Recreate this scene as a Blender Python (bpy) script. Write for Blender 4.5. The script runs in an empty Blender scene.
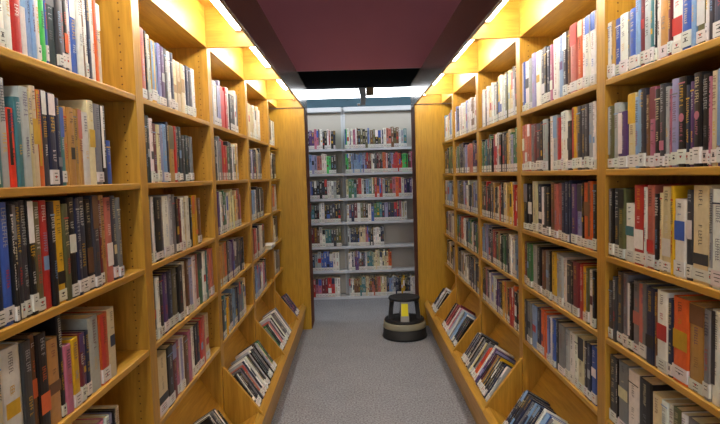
import bpy, bmesh, math, random, re
from mathutils import Matrix, Vector

C = bpy.context.scene.collection
sc = bpy.context.scene
R_ = random.Random(41)

# ------------------------------------------------------------------ measures (metres)
SHELF_D = .82        # shelf fronts, from the middle of the aisle
FASCIA_D = .552      # light canopy fronts
BACK_D = 1.095       # backs of the bookcases
EYE = 1.56
SHELF_Z = [1.867, 1.557, 1.252, .956, .656]      # shelf tops, topmost first
TOP_Z = 2.256        # underside of the top boards
CANOPY_Z = 2.505
STILE = .067
END_Y = 5.65
BAY_END = [1.04, 2.04, 3.04, 4.04, 5.04, END_Y]  # far edge of each upright
def far_edge(s, k):
    """Far edge of upright k on side s: the two rows stand a few centimetres out of step."""
    if k < 0: return .04 + (.016 if s < 0 else -.012)
    return BAY_END[k] + (0 if k == 5 else .016 if s < 0 else -.012)

# ------------------------------------------------------------------ colour and materials
def lin(h):
    h = h.lstrip('#')
    out = []
    for i in (0, 2, 4):
        c = int(h[i:i + 2], 16) / 255
        out.append(c / 12.92 if c <= .04045 else ((c + .055) / 1.055) ** 2.4)
    return tuple(out) + (1.0,)

PAL = {k: lin(v) for k, v in dict(
    k='17171b', d='3b3b42', g='74757a', l='a9aeb2', w='dedcd6', c='cfc29a', y='cfa41e', o='d0602a',
    r='b8302c', R='de3c26', m='6b2730', p='b46a80', v='54386f', V='8f90b8', b='3a5cae', n='1f2945', B='7a9cc4',
    t='3d7278', T='1f383c', G='3d7048', L='3fb856', e='5d5c3c', h='6b4a30', a='b48a4c', s='b8685a').items()}
NAMES = dict(k='black', d='charcoal', g='grey', l='pale grey', w='white', c='cream', y='yellow', o='orange',
             r='red', R='bright red', m='maroon', p='pink', v='purple', V='lavender', b='blue', n='navy', B='light blue',
             t='teal', T='dark teal', G='green', L='bright green', e='olive', h='brown', a='tan', s='salmon')

def nodes(name):
    m = bpy.data.materials.new(name)
    m.use_nodes = True
    return m, m.node_tree.nodes, m.node_tree.links, m.node_tree.nodes['Principled BSDF']

def plain(name, col, rough=.5, metal=0, spec=.5, bump=0, bscale=200):
    m, N, L, B = nodes(name)
    B.inputs['Base Color'].default_value = col if len(col) == 4 else tuple(col) + (1,)
    B.inputs['Roughness'].default_value = rough
    B.inputs['Metallic'].default_value = metal
    B.inputs['Specular IOR Level'].default_value = spec
    tc = N.new('ShaderNodeTexCoord'); nz = N.new('ShaderNodeTexNoise')
    nz.inputs['Scale'].default_value = bscale
    L.new(tc.outputs['Object'], nz.inputs['Vector'])
    hs = N.new('ShaderNodeHueSaturation'); hs.inputs['Color'].default_value = B.inputs['Base Color'].default_value
    mr = N.new('ShaderNodeMapRange'); mr.inputs['To Min'].default_value = .93; mr.inputs['To Max'].default_value = 1.07
    L.new(nz.outputs['Fac'], mr.inputs['Value']); L.new(mr.outputs['Result'], hs.inputs['Value'])
    L.new(hs.outputs['Color'], B.inputs['Base Color'])
    if bump:
        bp = N.new('ShaderNodeBump'); bp.inputs['Strength'].default_value = bump; bp.inputs['Distance'].default_value = .004
        L.new(nz.outputs['Fac'], bp.inputs['Height']); L.new(bp.outputs['Normal'], B.inputs['Normal'])
    return m

def oak(name, stretch, a, b, rough=.42):
    """Golden oak: long fine grain along one axis, broad tone drift, small pores."""
    m, N, L, B = nodes(name)
    tc = N.new('ShaderNodeTexCoord'); mp = N.new('ShaderNodeMapping')
    mp.inputs['Scale'].default_value = stretch
    L.new(tc.outputs['Object'], mp.inputs['Vector'])
    n1 = N.new('ShaderNodeTexNoise'); n1.inputs['Scale'].default_value = 6; n1.inputs['Detail'].default_value = 6
    n1.inputs['Roughness'].default_value = .62; n1.inputs['Distortion'].default_value = .6
    L.new(mp.outputs['Vector'], n1.inputs['Vector'])
    n2 = N.new('ShaderNodeTexNoise'); n2.inputs['Scale'].default_value = 32; n2.inputs['Detail'].default_value = 3
    L.new(mp.outputs['Vector'], n2.inputs['Vector'])
    cr = N.new('ShaderNodeValToRGB')
    cr.color_ramp.elements[0].position = .3; cr.color_ramp.elements[0].color = a
    cr.color_ramp.elements[1].position = .72; cr.color_ramp.elements[1].color = b
    L.new(n1.outputs['Fac'], cr.inputs['Fac'])
    mx = N.new('ShaderNodeMix'); mx.data_type = 'RGBA'; mx.blend_type = 'MULTIPLY'
    mx.inputs[0].default_value = .35
    c2 = N.new('ShaderNodeValToRGB')
    c2.color_ramp.elements[0].position = .38; c2.color_ramp.elements[0].color = (.55, .5, .42, 1)
    c2.color_ramp.elements[1].position = .55; c2.color_ramp.elements[1].color = (1, 1, 1, 1)
    L.new(n2.outputs['Fac'], c2.inputs['Fac'])
    L.new(cr.outputs['Color'], mx.inputs[6]); L.new(c2.outputs['Color'], mx.inputs[7])
    L.new(mx.outputs[2], B.inputs['Base Color'])
    B.inputs['Roughness'].default_value = rough
    bp = N.new('ShaderNodeBump'); bp.inputs['Strength'].default_value = .12; bp.inputs['Distance'].default_value = .001
    L.new(n2.outputs['Fac'], bp.inputs['Height']); L.new(bp.outputs['Normal'], B.inputs['Normal'])
    return m

def attr_mat(name, rough, spec=.5):
    m, N, L, B = nodes(name)
    at = N.new('ShaderNodeAttribute'); at.attribute_name = 'Col'
    tc = N.new('ShaderNodeTexCoord'); nz = N.new('ShaderNodeTexNoise')
    nz.inputs['Scale'].default_value = 60; nz.inputs['Detail'].default_value = 3
    L.new(tc.outputs['Object'], nz.inputs['Vector'])
    mr = N.new('ShaderNodeMapRange'); mr.inputs['To Min'].default_value = .82; mr.inputs['To Max'].default_value = 1.18
    L.new(nz.outputs['Fac'], mr.inputs['Value'])
    hs = N.new('ShaderNodeHueSaturation')
    L.new(at.outputs['Color'], hs.inputs['Color']); L.new(mr.outputs['Result'], hs.inputs['Value'])
    L.new(hs.outputs['Color'], B.inputs['Base Color'])
    B.inputs['Roughness'].default_value = rough
    B.inputs['Specular IOR Level'].default_value = spec
    return m

def emit(name, col, s):
    m, N, L, B = nodes(name)
    B.inputs['Base Color'].default_value = (.9, .9, .9, 1)
    B.inputs['Emission Color'].default_value = tuple(col) + (1,)
    B.inputs['Emission Strength'].default_value = s
    return m

OA, OB = (.38, .19, .018, 1), (.60, .335, .042, 1)
M = {}
M['oak_v'] = oak('oak_upright_grain', (3.2, 3.2, .22), OA, OB)
M['oak_h'] = oak('oak_long_grain', (3.2, .22, 3.2), OA, OB)
M['oak_x'] = oak('oak_cross_grain', (.22, 3.2, 3.2), OA, OB)
M['oak_end'] = oak('oak_end_panel_grain', (3.0, 3.0, .2), (.42, .23, .014, 1), (.54, .315, .026, 1), .4)
M['mahogany'] = plain('dark_red_stain', (.11, .028, .010), .6, spec=.15)  # even dark red-brown for the aisle side of the end panels
M['fascia'] = oak('brown_fascia_grain', (3.2, .2, 3.2), (.13, .078, .040, 1), (.19, .115, .058, 1), .26)
M['hole'] = plain('pin_hole', (.10, .05, .015), .8)
M['cover'] = attr_mat('book_cover', .36)
M['paper'] = attr_mat('paper_label', .5)
M['tube'] = emit('lit_tube', (1, .96, .89), 38)
M['strip'] = emit('lit_strip', (.93, .97, 1), 8)
M['enamel'] = plain('white_enamel', (.72, .73, .74), .4)
M['steel'] = plain('grey_enamel_steel', (.58, .61, .66), .4)
M['steel_back'] = plain('grey_steel_back', (.47, .45, .41), .5)
M['teal'] = plain('teal_wall_paint', (.13, .25, .34), .7)
M['mauve'] = plain('mauve_paint', (.76, .26, .34), .6, bscale=3)
M['dark'] = plain('dark_soffit_shade', (.012, .014, .0155), .9, spec=.0)  # shade under the bulkhead, put into the colour
M['ceil'] = plain('dark_brown_ceiling', (.10, .05, .03), .8)
M['wall'] = plain('beige_wall', (.5, .46, .4), .8)
M['rubber'] = plain('black_rubber', (.010, .010, .011), .6, spec=.35, bump=.2, bscale=300)
M['plastic'] = plain('black_plastic', (.022, .022, .025), .38)
M['khaki'] = plain('khaki_bumper', (.27, .25, .17), .45)
M['yellow'] = plain('yellow_sticker', (.80, .72, .015), .5)
M['postgrey'] = plain('grey_post', (.30, .31, .32), .5)
M['alu'] = plain('grey_bracket_metal', (.32, .35, .38), .4, .3)
M['tanbox'] = plain('tan_box', (.30, .22, .12), .6)

def carpet():
    m, N, L, B = nodes('grey_carpet')
    tc = N.new('ShaderNodeTexCoord')
    n1 = N.new('ShaderNodeTexNoise'); n1.inputs['Scale'].default_value = 85; n1.inputs['Detail'].default_value = 4
    n2 = N.new('ShaderNodeTexNoise'); n2.inputs['Scale'].default_value = 5; n2.inputs['Detail'].default_value = 3
    for n in (n1, n2): L.new(tc.outputs['Object'], n.inputs['Vector'])
    cr = N.new('ShaderNodeValToRGB')
    cr.color_ramp.elements[0].position = .32; cr.color_ramp.elements[0].color = (.135, .138, .156, 1)
    cr.color_ramp.elements[1].position = .68; cr.color_ramp.elements[1].color = (.325, .332, .36, 1)
    L.new(n1.outputs['Fac'], cr.inputs['Fac'])
    mr = N.new('ShaderNodeMapRange'); mr.inputs['To Min'].default_value = .88; mr.inputs['To Max'].default_value = 1.1
    L.new(n2.outputs['Fac'], mr.inputs['Value'])
    hs = N.new('ShaderNodeHueSaturation')
    L.new(cr.outputs['Color'], hs.inputs['Color']); L.new(mr.outputs['Result'], hs.inputs['Value'])
    L.new(hs.outputs['Color'], B.inputs['Base Color'])
    B.inputs['Roughness'].default_value = .95; B.inputs['Specular IOR Level'].default_value = .1
    bp = N.new('ShaderNodeBump'); bp.inputs['Strength'].default_value = .5; bp.inputs['Distance'].default_value = .006
    L.new(n1.outputs['Fac'], bp.inputs['Height']); L.new(bp.outputs['Normal'], B.inputs['Normal'])
    return m
M['carpet'] = carpet()

# ------------------------------------------------------------------ mesh helpers
def new_bm():
    bm = bmesh.new()
    bm.loops.layers.float_color.new('Col')
    return bm

def face(bm, pts, col=None, mi=0):
    f = bm.faces.new([bm.verts.new(p) for p in pts])
    f.material_index = mi
    if col is not None:
        lay = bm.loops.layers.float_color['Col']
        for l in f.loops: l[lay] = col
    return f

def box(bm, x0, x1, y0, y1, z0, z1, col=None, mi=0):
    v = [bm.verts.new(p) for p in ((x0, y0, z0), (x1, y0, z0), (x1, y1, z0), (x0, y1, z0),
                                   (x0, y0, z1), (x1, y0, z1), (x1, y1, z1), (x0, y1, z1))]
    lay = bm.loops.layers.float_color['Col']
    for q in ((0, 3, 2, 1), (4, 5, 6, 7), (0, 1, 5, 4), (1, 2, 6, 5), (2, 3, 7, 6), (3, 0, 4, 7)):
        f = bm.faces.new([v[i] for i in q]); f.material_index = mi
        if col is not None:
            for l in f.loops: l[lay] = col

def dbox(bm, s, d0, d1, y0, y1, z0, z1, **k):
    """A box on side s (-1 left, +1 right) given by its distances from the aisle's middle."""
    a, b = sorted((s * d0, s * d1))
    box(bm, a, b, y0, y1, z0, z1, **k)

def prism(bm, s, poly, y0, y1):
    """Extrude a (distance, height) outline along the aisle."""
    if s < 0: poly = poly[::-1]
    n = len(poly)
    a = [bm.verts.new((s * d, y0, z)) for d, z in poly]
    b = [bm.verts.new((s * d, y1, z)) for d, z in poly]
    bm.faces.new(a); bm.faces.new(b[::-1])
    for i in range(n):
        j = (i + 1) % n
        bm.faces.new((a[j], a[i], b[i], b[j]))

def lathe(bm, prof, seg=40):
    rings = []
    for r, z in prof:
        rings.append([bm.verts.new((r * math.cos(2 * math.pi * i / seg), r * math.sin(2 * math.pi * i / seg), z)) for i in range(seg)])
    for p, q in zip(rings, rings[1:]):
        for i in range(seg):
            j = (i + 1) % seg
            bm.faces.new((p[i], p[j], q[j], q[i]))
    bm.faces.new(rings[0][::-1]); bm.faces.new(rings[-1])

def obj(name, bm, mats, parent=None, bevel=0, smooth=False):
    bmesh.ops.recalc_face_normals(bm, faces=bm.faces)
    me = bpy.data.meshes.new(name)
    bm.to_mesh(me); bm.free()
    o = bpy.data.objects.new(name, me)
    for m in (mats if isinstance(mats, (list, tuple)) else [mats]):
        me.materials.append(M[m])
    if smooth:
        for p in me.polygons: p.use_smooth = True
    C.objects.link(o)
    if parent is not None: o.parent = parent
    if bevel:
        b = o.modifiers.new('bevel', 'BEVEL'); b.width = bevel; b.segments = 2; b.limit_method = 'ANGLE'
    return o

def recenter(o):
    """Move a world-built mesh's origin to the middle of its underside."""
    vs = [v.co for v in o.data.vertices]
    c = Vector(((min(v.x for v in vs) + max(v.x for v in vs)) / 2, (min(v.y for v in vs) + max(v.y for v in vs)) / 2, min(v.z for v in vs)))
    o.data.transform(Matrix.Translation(-c)); o.location = c
    return o

def tag(o, label, cat, group=None, kind=None):
    o['label'] = label; o['category'] = cat
    if group: o['group'] = group
    if kind: o['kind'] = kind
    return o

def thing(name, label, cat, loc=(0, 0, 0), group=None):
    o = bpy.data.objects.new(name, None); C.objects.link(o); o.location = loc
    o.empty_display_size = .05
    return tag(o, label, cat, group)

def part(name, bm, mats, root, **k):
    """A child built in world coordinates."""
    bmesh.ops.translate(bm, verts=bm.verts, vec=-Vector(root.location))
    return obj(name, bm, mats, root, **k)

def struct(name, bm, m, **k):
    o = obj(name, bm, m, **k); o['kind'] = 'structure'
    return o

# ------------------------------------------------------------------ the room shell
X0, X1, Y0, Y1, ZC = -3.2, 3.2, -4.5, 7.62, 3.38
bm = new_bm(); box(bm, X0 - .1, X1 + .1, Y0 - .1, Y1 + .1, -.08, 0); struct('floor', bm, 'carpet')
bm = new_bm(); box(bm, X0 - .1, X1 + .1, Y0 - .1, Y1 + .1, ZC, ZC + .08); struct('ceiling', bm, 'ceil')
bm = new_bm(); box(bm, X0 - .1, X1 + .1, Y1, Y1 + .1, 0, ZC); struct('wall_back', bm, 'teal')
bm = new_bm(); box(bm, X0 - .1, X1 + .1, Y0 - .1, Y0, 0, ZC); struct('wall_front', bm, 'wall')
bm = new_bm(); box(bm, X0 - .1, X0, Y0, Y1, 0, ZC); struct('wall_left', bm, 'wall')
bm = new_bm(); box(bm, X1, X1 + .1, Y0, Y1, 0, ZC); struct('wall_right', bm, 'wall')
# the dropped mauve bulkhead over the far end of the aisle, its underside coloured near black for shade
BH0, BH1, BHZ = 5.42, 6.60, 2.577
bm = new_bm(); box(bm, X0, X1, BH0, BH0 + .03, BHZ, ZC); struct('trim_1', bm, 'mauve')
bm = new_bm(); box(bm, X0, X1, BH0 + .03, BH1, BHZ, BHZ + .03); struct('trim_2', bm, 'dark')
bm = new_bm(); box(bm, X0, X1, BH1 - .03, BH1, BHZ + .03, ZC); struct('trim_3', bm, 'dark')

# ------------------------------------------------------------------ books
def lum(c): return .3 * c[0] + .55 * c[1] + .15 * c[2]
def jit(c, r, a=.14):
    k = 1 + r.uniform(-a, a)
    return tuple(min(.95, max(.004, v * k * (1 + r.uniform(-.06, .06)))) for v in c[:3]) + (1.0,)
PAGE = lin('d6c9a6')
STICKER = lin('d6d5d0')
INK = lin('2a2a2e')

def spine_marks(bm, w, h, base, acc, r, y, detail):
    """Title, author and bands on the spine: small raised blocks of print, drawn as letter-like strokes."""
    light = lum(base) < .16
    ink = r.choice([PAL['w'], PAL['w'], PAL['c'], PAL['y'], PAL['l']]) if light else r.choice([PAL['k'], PAL['n'], PAL['m'], PAL['k'], PAL['v']])
    if acc is not None: second = acc
    else: second = r.choice([ink, ink, PAL['r'], PAL['B'], PAL['y'], PAL['g']])
    hw = w / 2 * .93
    if acc is not None and .5 * acc[0] > acc[1] and acc[2] > acc[1] and lum(base) < .03 and detail:
        e = hw * .72; zc = h * .55          # a round pink mark on a black spine
        face(bm, [(e * math.cos(a), y, zc + e * math.sin(a)) for a in [i * math.pi / 7 for i in range(14)]], acc); acc = None
    style = r.random()
    z_lo, z_hi = .055, h - .012
    if acc is not None:
        if style < .35:
            t = h * r.uniform(.55, .78); face(bm, ((-hw, y, t), (hw, y, t), (hw, y, h - .002), (-hw, y, h - .002)), acc); z_hi = t - .006
        elif style < .6:
            t = h * r.uniform(.3, .5); face(bm, ((-hw, y, .05), (hw, y, .05), (hw, y, t), (-hw, y, t)), acc); z_lo = t + .006
        elif style < .85:
            t = h * r.uniform(.35, .5); t2 = t + h * r.uniform(.12, .3)
            face(bm, ((-hw, y, t), (hw, y, t), (hw, y, t2), (-hw, y, t2)), acc); z_lo = t2 + .006
        else:
            face(bm, ((-hw, y, .05), (0, y, .05), (0, y, h - .003), (-hw, y, h - .003)), acc)
    elif style < .3:
        t = h * r.uniform(.82, .93); face(bm, ((-hw, y, t), (hw, y, t), (hw, y, t + .004), (-hw, y, t + .004)), second); z_hi = t - .004
    elif style < .42:
        t = h * r.uniform(.30, .45); t2 = t + min(.035, w); face(bm, ((-hw * .7, y, t), (hw * .7, y, t), (hw * .7, y, t2), (-hw * .7, y, t2)), second); z_lo = t2 + .005
    if not detail and w < .012: return
    y2 = y - .0003
    split = z_lo + (z_hi - z_lo) * r.uniform(.3, .5)
    for (a, b, c, k) in ((split + .006, z_hi, ink, r.uniform(.45, .75)), (z_lo, split - .004, second, r.uniform(.3, .5))):
        cw = min(hw * k, .0075)
        pitch = max(.006, min(.016, cw * r.uniform(.75, 1.1)))
        length = (b - a) * r.uniform(.6, .98)
        z = b
        while z - pitch > b - length:
            if r.random() < .13:
                z -= pitch * .8; continue
            u = r.random(); g = pitch * .78; t = min(.0032, g * .3)
            # each letter lies on its side: one upright stroke plus one or two cross strokes
            x_l, x_r = -cw, cw
            if not detail:
                face(bm, ((x_l, y2, z - g * .7), (x_r, y2, z - g * .7), (x_r, y2, z), (x_l, y2, z)), c)
            else:
                face(bm, ((x_l, y2, z - t), (x_r, y2, z - t), (x_r, y2, z), (x_l, y2, z)), c)
                if u < .7: face(bm, ((x_l, y2, z - g), (x_l + t, y2, z - g), (x_l + t, y2, z - t), (x_l, y2, z - t)), c)
                if u > .3: face(bm, ((-t / 2, y2, z - g), (t / 2, y2, z - g), (t / 2, y2, z - t), (-t / 2, y2, z - t)), c)
                if u > .55: face(bm, ((x_r - t, y2, z - g), (x_r, y2, z - g), (x_r, y2, z - t), (x_r - t, y2, z - t)), c)
            z -= pitch

def cover_bm(bm, w, h, d, base, acc, r, detail=True):
    """Two boards and a gently rounded spine, with print on the spine. Spine bottom at the origin, facing -y."""
    t = .0022; rd = min(.004, w * .18)
    lay = bm.loops.layers.float_color['Col']
    prof = [(-w / 2, d), (-w / 2, rd), (-w / 2 * .75, rd * .25), (-w / 2 * .3, 0), (w / 2 * .3, 0), (w / 2 * .75, rd * .25), (w / 2, rd), (w / 2, d),
            (w / 2 - t, d), (w / 2 - t, rd + t), (-w / 2 + t, rd + t), (-w / 2 + t, d)]
    lo = [bm.verts.new((x, y, 0)) for x, y in prof]; hi = [bm.verts.new((x, y, h)) for x, y in prof]
    n = len(prof); fs = []
    for i in range(n):
        j = (i + 1) % n
        fs.append(bm.faces.new((lo[i], lo[j], hi[j], hi[i])))
    for q in ((0, 1, 10, 11), (6, 7, 8, 9)):
        for ring in (lo, hi): fs.append(bm.faces.new([ring[i] for i in q]))
    for ring in (lo, hi): fs.append(bm.faces.new([ring[i] for i in (1, 2, 3, 4, 5, 6, 9, 10)]))
    for f in fs:
        for l in f.loops: l[lay] = base
    spine_marks(bm, w, h, base, acc, r, -.0004, detail)

def label_bm(bm, w, r, dot=None):
    hw = w / 2 * .97; y = -.0011
    z0 = r.uniform(.003, .009); z1 = z0 + r.uniform(.028, .042)
    col = jit(STICKER, r, .05)
    face(bm, ((-hw, y, z0), (hw, y, z0), (hw, y, z1), (-hw, y, z1)), col)
    # the sticker wraps a little way round both edges of the spine
    for s in (-1, 1):
        face(bm, ((s * hw, y, z0), (s * (w / 2 + .0002), .006, z0), (s * (w / 2 + .0002), .006, z1), (s * hw, y, z1)), col)
    y -= .0003
    for k in range(r.choice((2, 3))):
        zz = z1 - .010 - k * .009; e = hw * r.uniform(.3, .6)
        face(bm, ((-e, y, zz), (e, y, zz), (e, y, zz + .002), (-e, y, zz + .002)), INK)
    if dot is not None:
        e = min(hw * .4, .0035)
        face(bm, [(e * math.cos(a), y - .0003, z0 + .019 + e * math.sin(a)) for a in [i * math.pi / 4 for i in range(8)]], dot)

def frame_of(s, P, up):
    """Matrix of a book on side s whose spine bottom is at P; up = (distance, height) direction of the spine."""
    z = Vector((s * up[0], 0, up[1])); y = Vector((s * up[1], 0, -up[0])); x = y.cross(z)
    m = Matrix((x, y, z)).transposed().to_4x4(); m.translation = P
    return m

BOOKS = [0]
def add_book(s, P, w, h, d, code, r, label, group, up=(0, 1), sticker=.8, name='book', cat='book'):
    base = jit(PAL[code[0]], r); acc = jit(PAL[code[1]], r) if len(code) > 1 else None
    bm = new_bm(); cover_bm(bm, w, h, d, base, acc, r)
    o = obj(name, bm, 'cover'); o.matrix_world = frame_of(s, P, up)
    tag(o, label, cat, group)
    bm = new_bm(); box(bm, -w / 2 + .0025, w / 2 - .0025, .007, d - .004, .003, h - .003, col=jit(PAGE, r, .08)); obj('page_block', bm, 'paper', o)
    if r.random() < sticker:
        bm = new_bm(); label_bm(bm, w, r, r.choice((PAL['r'], None, None, PAL['k'])))
        obj('spine_label', bm, 'paper', o)
    BOOKS[0] += 1
    return o

STUFF = new_bm()
def add_stuff_book(mat, w, h, d, code, r, sticker=.7):
    bm = new_bm()
    base = jit(PAL[code[0]], r); acc = jit(PAL[code[1]], r) if len(code) > 1 else None
    lay = bm.loops.layers.float_color['Col']
    box(bm, -w / 2, w / 2, 0, d, 0, h - .002, col=base)
    box(bm, -w / 2 + .002, w / 2 - .002, .003, d - .003, h - .0019, h, col=jit(PAGE, r, .08))
    spine_marks(bm, w, h, base, acc, r, -.0004, False)
    if r.random() < sticker:
        hw = w / 2 * .97; z0 = .004; z1 = .045; c = jit(STICKER, r, .05)
        face(bm, ((-hw, -.001, z0), (hw, -.001, z0), (hw, -.001, z1), (-hw, -.001, z1)), c)
        face(bm, ((-hw * .6, -.0013, .018), (hw * .6, -.0013, .018), (hw * .6, -.0013, .022), (-hw * .6, -.0013, .022)), INK)
    bmesh.ops.transform(bm, matrix=mat, verts=bm.verts)
    tl = STUFF.loops.layers.float_color['Col']
    vm = {v: STUFF.verts.new(v.co) for v in bm.verts}
    for f in bm.faces:
        nf = STUFF.faces.new([vm[v] for v in f.verts])
        for a, b in zip(f.loops, nf.loops): b[tl] = a[lay]
    bm.free()

ONES = 'first second third fourth fifth sixth seventh eighth ninth tenth eleventh twelfth thirteenth fourteenth fifteenth sixteenth seventeenth eighteenth nineteenth'.split()
def ordinal(n):
    if n < 20: return ONES[n - 1]
    t, u = divmod(n, 10)
    return {2: 'twentieth', 3: 'thirtieth', 4: 'fortieth'}[t] if u == 0 else {2: 'twenty', 3: 'thirty', 4: 'forty'}[t] + '-' + ONES[u - 1]
SHELF_NAME = ['top shelf', 'second shelf', 'third shelf', 'fourth shelf', 'fifth shelf']

# rows of the two front bays: gap before the first book, then width (mm), colours, height (cm), from near to far
ROWS = {
    'L0': (191, '20w27 25w27 26w27 39rw27 24wB27 17B27 17B27 18w27 23L27 9b27 48Tg27 25d27 16g27 21ko27 16w26 34bw27 29w25 18h26 18w25 25n25 19w24 20o25 27cw24'),
    'L1': (150, '27t24 17t24 29l24 26Rk18 23t21 33l23 17c23 22cy24 22oy24 23dw24 34nw24 20ng23 21tb21 21a21 33a21 23a21 23as21 36w21 38cy25 40g24 35kw24 36b14'),
    'L2': (110, '33d27 28n27 33b27 11k27 15kg27 16d27 24d27 25kw27 31e27 37r27 24k27 40yk27 26e26 38kw27 23n27 41n27 37kh26 39dh27 20m26 28a27 43sw26 30d27 31g26'),
    'L3': (31, '78c24 27c24 78w25 37d25 21ho25 44ko25 57ah22 20k27 37p18 39y19 23mv19 18v19 24n19 64l22 55or21 51c22'),
    'L4': (223, '89k20 75w20 55d20 41k20 37w20 32k20 40p20 28w20 29V20 15k20 30c20'),
    'M0': (37, '49s26 20k26 31w25 54yB24 23B24 35V24 48v24 37d24 39w24 40n24 143ca22 31w22 47n23 49d23 51w23'),
    'M1': (31, '30k25 31T25 32wd24 44m23 34c23 35V23 49B24 25n25 66ae24 27r24 28d24 43T24 45d21 46T21 32k21 33g21'),
    'M2': (16, '52gm25 21w25 78k25 23g25 73w25 38l25 40g25 41k24 28m23 44w23 30c23 62w24 32k23 84yo24 53h22'),
    'M3': (-8, '52T24 32w24 45k24 47v24 61n24 65e24 69k24 43w25 45h25 62V25 49w25 50s25 70Gd25 55w25 38t25 100s25'),
    'M4': (-1, '123ck24 73k24 52mV23 40p23 56wV23 58h22 46p23 47w23 49k23 51n23 53r23 37s23 76c23'),
    'R0': (297, '56n26 20d26 12w26 37ew26 17B26 45b26 53wr26 20m26 42a26 22w25 11kw25 17t25 35l25 30m25 25B25 39b19 13g19 56w19 44b19 15a19 31w19'),
    'R1': (262, '36v24 37vB24 24c23 12p22 25k23 34kp24 18v22 18n22 38kp24 35V24 15p22 21l23 27dp24 34k23 35pm24 24h22 38dB24 26B22 54cy24 65vw19 38l22 40el22'),
    'R2': (292, '50w25 16l25 72cd26 27dw24 53wb22 15y25 47cw25 16c23 28k23 41sr25 18w25 63rw25 60wt19 43ek24 37d24 31kg24'),
    'R3': (279, '34m24 36wd24 29g24 71ah24 78oy24 26n23 61wr24 17h23 54nk24 91gs24 35kw23 36g25 45d25 31d23 33d21'),
    'R4': (296, '81m23 63g22 29w22 40e22 26wd22 38w22 57c22 80kg24 74w24 72gc24 15k24 55d24'),
    'Q0': (29, '90wb27 38w27 50oc27 74sr27 33h26 46dw26 60B26 75w26 40pw25 41n25 42k26 58dw26 77w26 64V26 50l25 70wk25 55bw25'),
    'Q1': (31, '26w25 36l25 38d25 39d25 40d25 21a25 43yr25 56kd20 83w25 50r23 52lB24 54w24 28k24 72l24 30k23 78d23 49m23 51g23 145sw24'),
    'Q2': (15, '35k25 84oh26 20k25 50Vd25 53v25 22n26 91n26 86s25 52h25 40k23 70dw23 74n24 78c25 66kw24 69kg24'),
    'Q3': (26, '27k22 37w22 28e22 29y22 40r22 63m23 22k22 56d22 35w22 86l23 65y23 27k23 56g22 58h22 61k23 80l23 85G23 53m23'),
    'Q4': (27, '45bw22 38n22 29d22 61ck23 42w22 55w22 46l22 73g22 38k23 39b22 40wb22 42V22 87o23 61n22 81B22 68g22 53d22'),
}
CASE = {'L': ('nearest left bookcase', -1, 0), 'M': ('second left bookcase', -1, 1),
        'R': ('nearest right bookcase', 1, 0), 'Q': ('second right bookcase', 1, 1)}

def fill_row(key):
    case, s, k = CASE[key[0]]
    sh = int(key[1]); z = SHELF_Z[sh] + .0004
    y0 = far_edge(s, k) + .004; ymax = far_edge(s, k + 1) - STILE - .004
    gap, text = ROWS[key]
    r = random.Random(key)
    items = []
    for t in text.split():
        m = re.match(r'(\d+)([A-Za-z]+)(\d+)', t)
        w, c, h = int(m[1]) / 1000, m[2], int(m[3]) / 100
        n = 1 if w < .082 or c == 'ck' else 2 if w < .13 else 3
        for i in range(n): items.append((w / n, c, h - (0 if i == 0 else r.uniform(0, .006))))
    y = max(y0, BAY_END[k] + gap / 1000)
    tot = sum(w for w, c, h in items)
    sc_ = min(1, (ymax - y) / tot)
    rows = []
    for w, c, h in items:
        w *= sc_
        rows.append((y + w / 2, w - .0006, c, h)); y += w
    n = len(rows)
    clear = .265
    for i, (yc, w, c, h) in enumerate(rows):
        h = h + r.uniform(-.004, .004)
        if sh > 0: h = min(h, .278)
        look = NAMES[c[0]]
        size = 'slim' if w < .02 else 'thick' if w > .038 else ''
        lab = f"{size} {look} book, {ordinal(n - i)} from the far end of the {SHELF_NAME[sh]}, {case}".strip()
        d = min(.225, max(.12, h * r.uniform(.62, .7)))
        add_book(s, Vector((s * (SHELF_D + .006 + r.uniform(0, .007)), yc, z)), w, h, d, c, r, lab,
                 f"books on the {SHELF_NAME[sh]} of the {case}", sticker=.4 if key in ('L0', 'L1', 'L3') else .7 if key[0] in 'LM' else .88)
for key in ROWS: fill_row(key)

# the farther bays: colours from near to far, and how full each shelf stands
FAR = {
 (-1, 2): (.72, ['g w V r r w k w d', 'k w g r r G d t w y c', 'v v w k G w c c y c m p', 'k a o y d V v d n n k', 'v k t y d B n d g t c']),
 (-1, 3): (.62, ['w c c w c w', 'k d V n d c g d', 'd B w d k k h', 'n r w n w d', 'n B V n w w p n']),
 (-1, 4): (.70, ['l k w d w', 'w d k', 'g p o w', 'w w d', 'w k g']),
 (1, 2): (.98, ['k w c c e w w y w d l w c w d w w g', 'G V G c y d k w r m k G d d t d G k', 'r r w y y c k r c k a d h k r d k e',
                'k B w w k d G k a G m r d n n V d B', 'w k o r k a y k n v w V w d p m k']),
 (1, 3): (.96, ['V w h w w V w w w k w d V w', 'n v n s s V V g n n e G d', 'g l d V d g d w g V d d g', 'g G d w G t d w r s k d G', 'd n w g n d w n w g l n d']),
 (1, 4): (.94, ['w B w c w B', 'p G e G n d', 'n B B w n', 'w l v w d', 'V k w d k']),
 (-1, -1): (.9, ['w k r b w g n V d w k c', 'k d r w n b g V c k d w', 'n k d r y w b g h k d w', 'k g w d n r c k v w d h', 'w k d n r g c w V d k b']),
 (1, -1): (.9, ['w k r b w g n V d w k c', 'k d r w n b g V c k d w', 'n k d r y w b g h k d w', 'k g w d n r c k v w d h', 'w k d n r g c w V d k b']),
}
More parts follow.
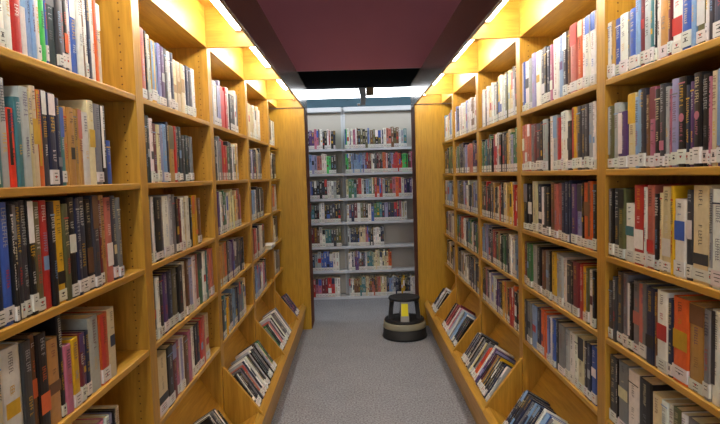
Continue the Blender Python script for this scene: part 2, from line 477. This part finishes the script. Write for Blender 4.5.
for (s, k), (full, shelves) in FAR.items():
    for sh, text in enumerate(shelves):
        r = random.Random(f'{s}{k}{sh}')
        cs = []
        for c in text.split():
            cs += [c] * (2 if r.random() < .45 else 1)
        y0 = far_edge(s, k) + .006
        y1 = far_edge(s, k + 1) - STILE - .006
        span = (y1 - y0) * min(.99, full * r.uniform(.94, 1.06))
        ws = [r.uniform(.6, 1.3) for _ in cs]; q = span / sum(ws)
        y = y0
        for c, w in zip(cs, ws):
            w *= q
            h = r.uniform(.205, .25) + (.02 if sh == 0 else 0)
            P = Vector((s * (SHELF_D + .006 + r.uniform(0, .008)), y + w / 2, SHELF_Z[sh] + .0004))
            add_stuff_book(frame_of(s, P, (0, 1)), w - .0006, h, .16, c + (r.choice('wkyrb') if r.random() < .25 else ''), r, .85)
            y += w
# one white book laid flat at the far end of a fourth shelf on the left
r = random.Random(5)
bm = new_bm(); cover_bm(bm, .034, .21, .15, jit(PAL['w'], r), None, r)
flat = obj('book', bm, 'cover')
mt = Matrix(((0, -1, 0), (0, 0, -1), (1, 0, 0))).to_4x4(); mt.translation = (-(SHELF_D - .03), 4.945, SHELF_Z[3] + .0175)
flat.matrix_world = mt
tag(flat, 'white book lying flat at the edge of a left shelf before the far end panel', 'book')
bm = new_bm(); box(bm, -.0145, .0145, .007, .146, .003, .207, col=PAGE); obj('page_block', bm, 'paper', flat)

# ------------------------------------------------------------------ books in the tilted display bins
SN, CS = math.sin(math.radians(57)), math.cos(math.radians(57))
LIP = (.630, .279)      # where the spines' feet stand
def bin_point(s, inset, y):
    return Vector((s * (LIP[0] + SN * inset), y, LIP[1] - CS * inset))
BINS = [  # side, bay, where the near book stands, books from near to far: width mm, colours, height cm
 (-1, 1, 2.49, '26k24 24w24 20d23 22g23 28dw24 18k22', 'left bin half hidden by shelves'),
 (-1, 2, 3.062, '34kw24 12w23 24d22 20kd22 22k22 16g22 24d22 26sr23 20l24 22dn22 16n23 26wT24 20g23 24w24 20gG24 24eg23 20d23 24l24 22g22 18k22 24w23 20T22 26d23 22w24 24g23 20k22 26d24 24l23 22c22 28G23 24d22', 'left bin with tall black book'),
 (-1, 3, 4.062, '30g22 24G23 34k22 26d22 22kw22 30s23 34p23 20d22 24l24 36w24 18k23 30w25 30g24 24d23 26n23 30g22 22d22 20w23 26k22 28w23 24d22 26g23 24l23', 'left bin before last divider'),
 (-1, 4, 5.07, '26n23 30v23 30n22 26v23 34n22 30d22 28n22 24v22 30n22', 'small farthest left bin'),
 (1, 1, 2.24, '30kw24 34gw24 40k23 32wg24 16k23 34bB24 22Bb24 30w25 22n23 26nB23 20d23 24Bn23 20dB22 22g22 30n23 26dB23 24k22 30nB23 22d22', 'nearest right bin'),
 (1, 2, 3.045, '24lw23 22w22 24n23 20d22 26k23 22gw22 18kw22 26yk23 20d22 24ak23 20mk22 22n23 26V24 40vV24 30w25 24or23 22ro22 24g24 26dg24 24k23 22cw22 20w22 24d23 20g22 26k23 18w22 24d22 20kw23 26g23 22n22 24w23 26d22', 'right bin of many mixed paperbacks'),
 (1, 3, 4.045, '30k23 26kd23 32d23 20w22 30T22 24dB23 30wB24 34B24 26g23 34Bt23 22w22 30l24 30V23 36ps24 24w23 34m25 30ms24 26r24 34ms23 24w22 26d23 24k22', 'right bin with maroon books'),
 (1, 4, 5.07, '34k22 30w23 30d23 34l23 30wg24 34d23 24k22 30n22', 'small farthest right bin'),
]
for s, k, y, text, where in BINS:
    r = random.Random(where)
    items = [re.match(r'(\d+)([A-Za-z]+)(\d+)', t).groups() for t in text.split()]
    for i, (w, c, h) in enumerate(items):
        w = int(w) / 1000; h = int(h) / 100 * r.uniform(.97, 1.02)
        P = bin_point(s, .002 + r.uniform(0, .010), y + w / 2)
        P += Vector((s * CS, 0, SN)) * .0008
        size = 'slim' if w < .02 else 'thick' if w > .032 else ''
        lab = f"{size} {NAMES[c[0]]} paperback, {ordinal(i + 1)} from the near end, {where}".strip()
        add_book(s, P, w - .0008, h, r.uniform(.125, .138), c, r, lab, f"paperbacks tilted back in the {where}", up=(CS, SN), sticker=.8, name='paperback', cat='paperback')
        y += w

# ------------------------------------------------------------------ oak bookcases
CASES = {(-1, -1): 'oak bookcase on the left just beside the camera', (1, -1): 'oak bookcase on the right just beside the camera',
         (-1, 0): 'nearest oak bookcase in view on the left', (1, 0): 'nearest oak bookcase in view on the right',
         (-1, 1): 'second oak bookcase on the left, its bin nearly hidden', (1, 1): 'second oak bookcase on the right, above the blue and white bin books',
         (-1, 2): 'third oak bookcase on the left, over the bin with a tall black book', (1, 2): 'third oak bookcase on the right, over the bin of mixed paperbacks',
         (-1, 3): 'fourth oak bookcase on the left, a white book lying on its shelf', (1, 3): 'fourth oak bookcase on the right, behind the maroon bin books',
         (-1, 4): 'narrow oak bookcase on the left against the end panel', (1, 4): 'narrow oak bookcase on the right against the end panel by the stool'}
for (s, k), lab in CASES.items():
    y0 = far_edge(s, k)
    y1 = far_edge(s, k + 1)
    root = thing('bookcase', lab, 'bookcase', (s * .95, (y0 + y1) / 2, 0), 'oak library bookcases')
    last = k == 4
    ye = y1 - .021 if last else y1 - STILE          # inner end of the shelves
    if not last:
        bm = new_bm(); dbox(bm, s, SHELF_D, BACK_D, ye, y1, 0, TOP_Z + .21)
        for dd in (.865, 1.04):              # rows of shelf-pin holes
            for i in range(56):
                zz = .70 + i * .028
                p = [(s * (dd + .003 * math.cos(a)), ye - .0006, zz + .003 * math.sin(a)) for a in [q * math.pi / 3 for q in range(6)]]
                face(bm, p, mi=1)
        part('upright', bm, ['oak_v', 'hole'], root)
    if k == -1:
        bm = new_bm(); dbox(bm, s, SHELF_D, BACK_D, y0 - STILE, y0, 0, TOP_Z + .21); part('upright', bm, 'oak_v', root)
    for z in SHELF_Z:
        bm = new_bm(); dbox(bm, s, SHELF_D + .001, BACK_D - .012, y0 + .0005, ye - .0005, z - .022, z); part('shelf', bm, 'oak_h', root, bevel=.003)
    bm = new_bm(); dbox(bm, s, SHELF_D + .001, BACK_D - .012, y0 + .0005, ye - .0005, TOP_Z, TOP_Z + .02); part('top_board', bm, 'oak_h', root)
    bm = new_bm(); dbox(bm, s, SHELF_D + .002, SHELF_D + .018, y0 + .0005, ye - .0005, TOP_Z + .0205, TOP_Z + .21); part('front_rail', bm, 'oak_h', root)
    bm = new_bm(); dbox(bm, s, BACK_D - .0118, BACK_D, y0 + .0005, ye - .0005, .02, TOP_Z + .21); part('back_panel', bm, 'oak_v', root)
    # the tilted display bin at the foot
    bm = new_bm(); prism(bm, s, [(.646, 0), (.664, 0), (.636, .262), (.630, .268), (.602, .242)], y0 - STILE / 2 + .0005, (ye if last else y1 - STILE / 2) - .0005); part('bin_lip', bm, 'oak_h', root, bevel=.002)
    if not last:
        ym = y1 - STILE / 2
        bm = new_bm(); prism(bm, s, [(.6645, 0), (SHELF_D - .0005, 0), (SHELF_D - .0005, .538), (.612, .268), (.6305, .2685), (.6365, .2625)], ym - .012, ym + .012); part('bin_divider', bm, 'oak_v', root, bevel=.002)
    a = LIP; b = (LIP[0] + SN * .151, LIP[1] - CS * .151); n = (-CS * .012, -SN * .012); e = (a[0] + SN * .004, a[1] - CS * .004)
    bm = new_bm(); prism(bm, s, [(e[0], e[1] - .0008), (b[0], b[1] - .0008), (b[0] + n[0], b[1] + n[1]), (e[0] + n[0], e[1] + n[1])], y0 - .02, ye + (0 if last else .02)); part('bin_ledge', bm, 'oak_h', root)
    t = (.612 - b[1]) / SN
    c = (b[0] + CS * t, b[1] + SN * t); m2 = (SN * .012, -CS * .012)
    bm = new_bm(); prism(bm, s, [b, c, (c[0] + m2[0], c[1] + m2[1]), (b[0] + m2[0], b[1] + m2[1])], y0 + .0005, ye - .0005); part('bin_back', bm, 'oak_h', root)

# ------------------------------------------------------------------ end panels
for s, side in ((-1, 'left'), (1, 'right')):
    root = thing('end_panel', f'tall plain golden oak end panel closing the {side} row of bookcases', 'end panel', (s * .8, END_Y, 0), 'oak end panels')
    bm = new_bm(); dbox(bm, s, FASCIA_D + .004, BACK_D, END_Y + .0005, END_Y + .03, 0, TOP_Z - .001); part('panel', bm, 'oak_end', root, bevel=.002)
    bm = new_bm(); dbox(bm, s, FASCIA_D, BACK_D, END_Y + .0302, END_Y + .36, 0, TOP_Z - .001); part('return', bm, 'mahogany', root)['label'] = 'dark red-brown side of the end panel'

# ------------------------------------------------------------------ light canopies and their tubes
for s, side in ((-1, 'left'), (1, 'right')):
    ya, yb = -.03, END_Y + .35
    root = thing('light_canopy', f'long dark-fronted wooden light canopy over the {side} row of bookcases', 'light canopy', (s * .69, 3, TOP_Z), 'light canopies')
    bm = new_bm(); dbox(bm, s, FASCIA_D, FASCIA_D + .018, ya, yb, TOP_Z, CANOPY_Z); f = part('fascia', bm, 'fascia', root, bevel=.002); f['label'] = 'dark brown front board facing the aisle'
    bm = new_bm(); dbox(bm, s, FASCIA_D + .0185, BACK_D, ya, yb, TOP_Z + .212, CANOPY_Z); part('soffit', bm, 'oak_h', root)
    for y in [far_edge(s, q) for q in range(-1, 5)]:
        bm = new_bm(); dbox(bm, s, FASCIA_D + .0185, SHELF_D - .0005, y - STILE + .002, y - STILE + .022, TOP_Z, TOP_Z + .2115); part('bracket', bm, 'oak_x', root)
    bm = new_bm(); dbox(bm, s, FASCIA_D + .0185, BACK_D, END_Y - .0195, END_Y, TOP_Z + .002, TOP_Z + .2115); part('end_board', bm, 'oak_x', root)
    for k in range(-1, 5):
        y0 = far_edge(s, k)
        y1 = far_edge(s, k + 1) - (STILE if k < 4 else .02)
        y0, y1 = y0 - .03, y1 + .0
        if k == 4: y1 -= .04
        place = ['just beside the camera', 'over the nearest bookcase', 'over the second bookcase', 'over the third bookcase', 'over the fourth bookcase', 'short, beside the end panel'][k + 1]
        lt = thing('fluorescent_light', f'lit white fluorescent tube light under the {side} canopy, {place}', 'light', (s * .645, (y0 + y1) / 2, TOP_Z + .05), 'fluorescent lights under the canopies')
        hy = (y1 - y0) / 2
        bm = new_bm(); box(bm, -.032, .032, -hy + .012, hy - .012, .082, .1613); obj('housing', bm, 'enamel', lt)
        bm = new_bm(); lathe(bm, [(.016, -hy + .03), (.025, -hy + .036), (.025, hy - .036), (.016, hy - .03)], 20)
        bmesh.ops.rotate(bm, verts=bm.verts, cent=(0, 0, 0), matrix=Matrix.Rotation(math.radians(90), 3, 'X')); bmesh.ops.translate(bm, verts=bm.verts, vec=(0, 0, .05))
        obj('tube', bm, 'tube', lt, smooth=True)
        for q in (-1, 1):
            bm = new_bm(); a, b = sorted((q * (hy - .029), q * (hy - .012))); box(bm, -.018, .018, a, b, .03, .0818); obj('lamp_holder', bm, 'enamel', lt, bevel=.003)

# ------------------------------------------------------------------ grey metal shelving across the back
MZ = [1.905, 1.598, 1.284, .984, .676, .366, .032]
MY = 7.01
MX = [-2.04, -1.12, -.20, .72, 1.64]
MROW = {  # unit -> per shelf: how full, colours from left to right
 2: [(.88, 'L w v w p h k e k e l h e k e n w s s h e h w l t'), (.98, 'L e B B B B V m m w d m k o s n V r r r L L m p'), (.98, 'c G G t m r w k B t e r o r l n e h p o r w v n v w'),
     (.86, 'w v n m w e h k w b G G t n V n n v n p c w'), (.52, 'l n n k c c p k k w w n'), (.62, 'w n v h d w t t c c w c c o'), (.97, 'l w h h t t c h s h s c c n B l n k y k d w w')],
 1: [(.80, 'k r b w r p k v p w k w k'), (.80, 'g b k r n k B V s w L k'), (.86, 'n r w v c V V k k k w l k'), (.88, 'g k w b p r t k w k d k'), (.86, 'r w k k d m h w t d e'), (.78, 'n w k d n l b b w'), (.78, 'k d w l r p m r w')],
}
MROW[0] = MROW[2]; MROW[3] = MROW[1]
MLAB = ['section on the far left, hidden', 'section at the left, half hidden by the end panel', 'wide section in view at the end of the aisle', 'section on the far right, hidden']
for i in range(4):
    x0, x1 = MX[i], MX[i + 1]
    root = thing('metal_shelving', 'light grey metal shelving ' + MLAB[i], 'shelving', ((x0 + x1) / 2, MY + .12, 0), 'grey metal shelving at the back')
    bm = new_bm(); box(bm, x0 + .0285, x1 - .0285, MY + .19, MY + .198, .04, 2.37); part('back_panel', bm, 'steel_back', root)
    bm = new_bm(); box(bm, x0 + .001, x0 + .028, MY + .19, MY + .25, 0, 2.435); part('post', bm, 'steel', root, bevel=.002)
    bm = new_bm(); box(bm, x1 - .028, x1 - .001, MY + .19, MY + .25, 0, 2.435); part('post', bm, 'steel', root, bevel=.002)
    bm = new_bm(); box(bm, x0 + .0162, x1 - .0162, MY + .10, MY + .1895, 2.372, 2.430); part('top_rail', bm, 'steel', root, bevel=.004)
    for z in MZ:
        bm = new_bm(); box(bm, x0 + .0005, x1 - .0005, MY + .008, MY + .1895, z - .006, z); box(bm, x0 + .0005, x1 - .0005, MY, MY + .0075, z - .030, z); part('shelf', bm, 'steel', root)
    r = random.Random(f'metal{i}')
    for z, (full, text) in zip(MZ, MROW[i]):
        cs = text.split()
        if (x1 - x0) * full / len(cs) > .036: cs = [c for c in cs for _ in (0, 1)]
        ws = [r.uniform(.75, 1.25) for _ in cs]; q = (x1 - x0 - .04) * full / sum(ws)
        x = x0 + .02
        if i == 1 or i == 3: x = x1 - .02 - sum(ws) * q - (x1 - x0) * (.085 if full < .84 else .045)
        for c, w in zip(cs, ws):
            w *= q
            m4 = Matrix.Translation((x + w / 2, MY + .012, z + .0005))
            add_stuff_book(m4, w - .0006, r.uniform(.215, .255), .16, c + (r.choice('wkbrnd') if r.random() < .3 else ''), r, .9)
            x += w
st = obj('shelved_books', STUFF, 'cover')
tag(st, 'small mixed books filling the farther oak shelves and the grey metal shelves', 'books', kind='stuff')

# ------------------------------------------------------------------ strip light and bracket at the back wall
root = thing('hanging_strip_light', 'long bright white strip light hung behind the dark end of the ceiling', 'light', (0, BH1 + .05, 2.482))
bm = new_bm(); box(bm, -2.6, 2.6, -.0495, .05, .1005, .135); obj('housing', bm, 'enamel', root)
bm = new_bm(); box(bm, -2.58, 2.58, -.047, .047, 0, .100); obj('diffuser', bm, 'strip', root, bevel=.006)
root = thing('hanging_bracket', 'small grey metal bracket with a tan box hanging before the strip light', 'bracket', (.07, 6.55, 2.377))
bm = new_bm()
v = []
for z, a, b in ((0, -.04, .012), (.10, -.045, .022), (.1995, -.068, .018)):
    v.append([bm.verts.new(p) for p in ((a, -.025, z), (b, -.025, z), (b, .025, z), (a, .025, z))])
for p, q in zip(v, v[1:]):
    for i in range(4): bm.faces.new((p[i], p[(i + 1) % 4], q[(i + 1) % 4], q[i]))
bm.faces.new(v[0][::-1]); bm.faces.new(v[-1])
obj('arm', bm, 'alu', root, bevel=.004)
bm = new_bm(); box(bm, .023, .11, -.04, .04, .11, .1995); obj('box', bm, 'tanbox', root, bevel=.006)
bm = new_bm(); box(bm, -.085, -.047, -.03, .03, -.005, .018); obj('foot', bm, 'enamel', root, bevel=.004)

# ------------------------------------------------------------------ kick step stool
root = thing('step_stool', 'round black and khaki rolling step stool by the right end panel', 'step stool', (.372, 5.31, 0))
bm = new_bm(); lathe(bm, [(.150, .004), (.212, .004), (.217, .012), (.215, .022), (.209, .028), (.203, .098), (.15, .099)], 56); obj('skirt', bm, 'rubber', root, smooth=True)
bm = new_bm(); lathe(bm, [(.15, .0995), (.204, .0995), (.206, .105), (.200, .150), (.195, .157), (.15, .158)], 56); obj('bumper', bm, 'khaki', root, smooth=True)
bm = new_bm(); lathe(bm, [(.14, .1585), (.190, .1585), (.194, .164), (.191, .176), (.184, .182), (.17, .181), (.168, .179), (.12, .179)], 56); obj('lower_tread', bm, 'rubber', root, smooth=True)
for i in range(4):
    a0 = math.radians(90 * i - 93)
    bm = new_bm(); rings = []; th = .024 if i == 0 else .04
    for z, rad, half in ((.1795, .160, .32), (.22, .154, .27), (.30, .146, .25), (.345, .141, .32), (.3655, .139, .55)):
        if i == 0: half = min(half, .26)
        ring = []
        for j in range(7):
            a = a0 + half * (j / 3 - 1)
            ring.append((rad * math.cos(a), rad * math.sin(a), z))
        for j in range(6, -1, -1):
            a = a0 + half * (j / 3 - 1)
            ring.append(((rad - th) * math.cos(a), (rad - th) * math.sin(a), z))
        rings.append([bm.verts.new(p) for p in ring])
    n = len(rings[0])
    for p, q in zip(rings, rings[1:]):
        for j in range(n): bm.faces.new((p[j], p[(j + 1) % n], q[(j + 1) % n], q[j]))
    bm.faces.new(rings[0][::-1]); bm.faces.new(rings[-1])
    leg = obj('leg', bm, 'plastic' if i else 'postgrey', root)
    if i == 0:
        leg['label'] = 'grey front leg with a yellow sticker'
        bm = new_bm(); v = []
        for z, rad in ((.232, .1540), (.30, .1470), (.348, .1425)):
            v.append([bm.verts.new((rad * math.cos(a0 + .215 * q / 3), rad * math.sin(a0 + .215 * q / 3), z)) for q in range(-3, 4)])
        for p, q in zip(v, v[1:]):
            for j in range(6): bm.faces.new((p[j], p[j + 1], q[j + 1], q[j]))
        obj('sticker', bm, 'yellow', leg)
bm = new_bm(); lathe(bm, [(.10, .366), (.144, .366), (.150, .370), (.151, .381), (.146, .388), (.134, .387), (.05, .387)], 48); obj('upper_tread', bm, 'rubber', root, smooth=True)

# ------------------------------------------------------------------ added fill lights, all out of view
def area(name, loc, sx, sy, power, col, rot=(0, 0, 0)):
    l = bpy.data.lights.new(name, 'AREA'); l.shape = 'RECTANGLE'; l.size = sx; l.size_y = sy; l.energy = power; l.color = col
    o = bpy.data.objects.new(name, l); C.objects.link(o); o.location = loc; o.rotation_euler = rot
    return o
area('ceiling_lamp', (0, -1.8, ZC - .05), 2.4, 1.2, 60, (1, .97, .92))  # added fill from above, behind the camera
area('front_fill', (0, Y0 + .06, 1.75), 3.6, 1.7, 52, (.96, .98, 1), (math.radians(90), 0, 0))  # added frontal fill; the wall behind the camera has no opening
for x in (-2.1, 2.1): area('cross_aisle_fill', (x, 6.2, BHZ - .03), 1.2, .5, 12, (.92, .96, 1))  # added pair, hidden behind the end panels, to brighten the metal shelving
w = bpy.data.worlds.new('world'); sc.world = w; w.use_nodes = True
w.node_tree.nodes['Background'].inputs['Color'].default_value = (.8, .85, 1, 1)
w.node_tree.nodes['Background'].inputs['Strength'].default_value = .02

# ------------------------------------------------------------------ camera
F_PX = 558.2
yaw, pitch, roll = (math.radians(a) for a in (.326, 3.716, 1.7155))
Ry = Matrix(((math.cos(yaw), 0, -math.sin(yaw)), (0, 1, 0), (math.sin(yaw), 0, math.cos(yaw))))
Rp = Matrix(((1, 0, 0), (0, math.cos(pitch), math.sin(pitch)), (0, -math.sin(pitch), math.cos(pitch))))
Rr = Matrix(((math.cos(roll), -math.sin(roll), 0), (math.sin(roll), math.cos(roll), 0), (0, 0, 1)))
Rm = Rr @ Rp @ Ry
ax = [Vector((q[0], q[2], q[1])) for q in Rm]
cm = Matrix((ax[0], ax[1], -ax[2])).transposed().to_4x4()
cm.translation = (-.0565, 0, EYE)
cd = bpy.data.cameras.new('camera'); cam = bpy.data.objects.new('camera', cd); C.objects.link(cam)
cd.sensor_fit = 'HORIZONTAL'; cd.sensor_width = 36; cd.lens = F_PX / 720 * 36; cd.clip_start = .02
cam.matrix_world = cm
sc.camera = cam

sc.view_settings.view_transform = 'Standard'
sc.view_settings.look = 'None'
sc.view_settings.gamma = 1
sc.view_settings.use_curve_mapping = False
sc.view_settings.exposure = .1
sc.cycles.use_denoising = True
sc.cycles.max_bounces = 10
sc.cycles.diffuse_bounces = 6
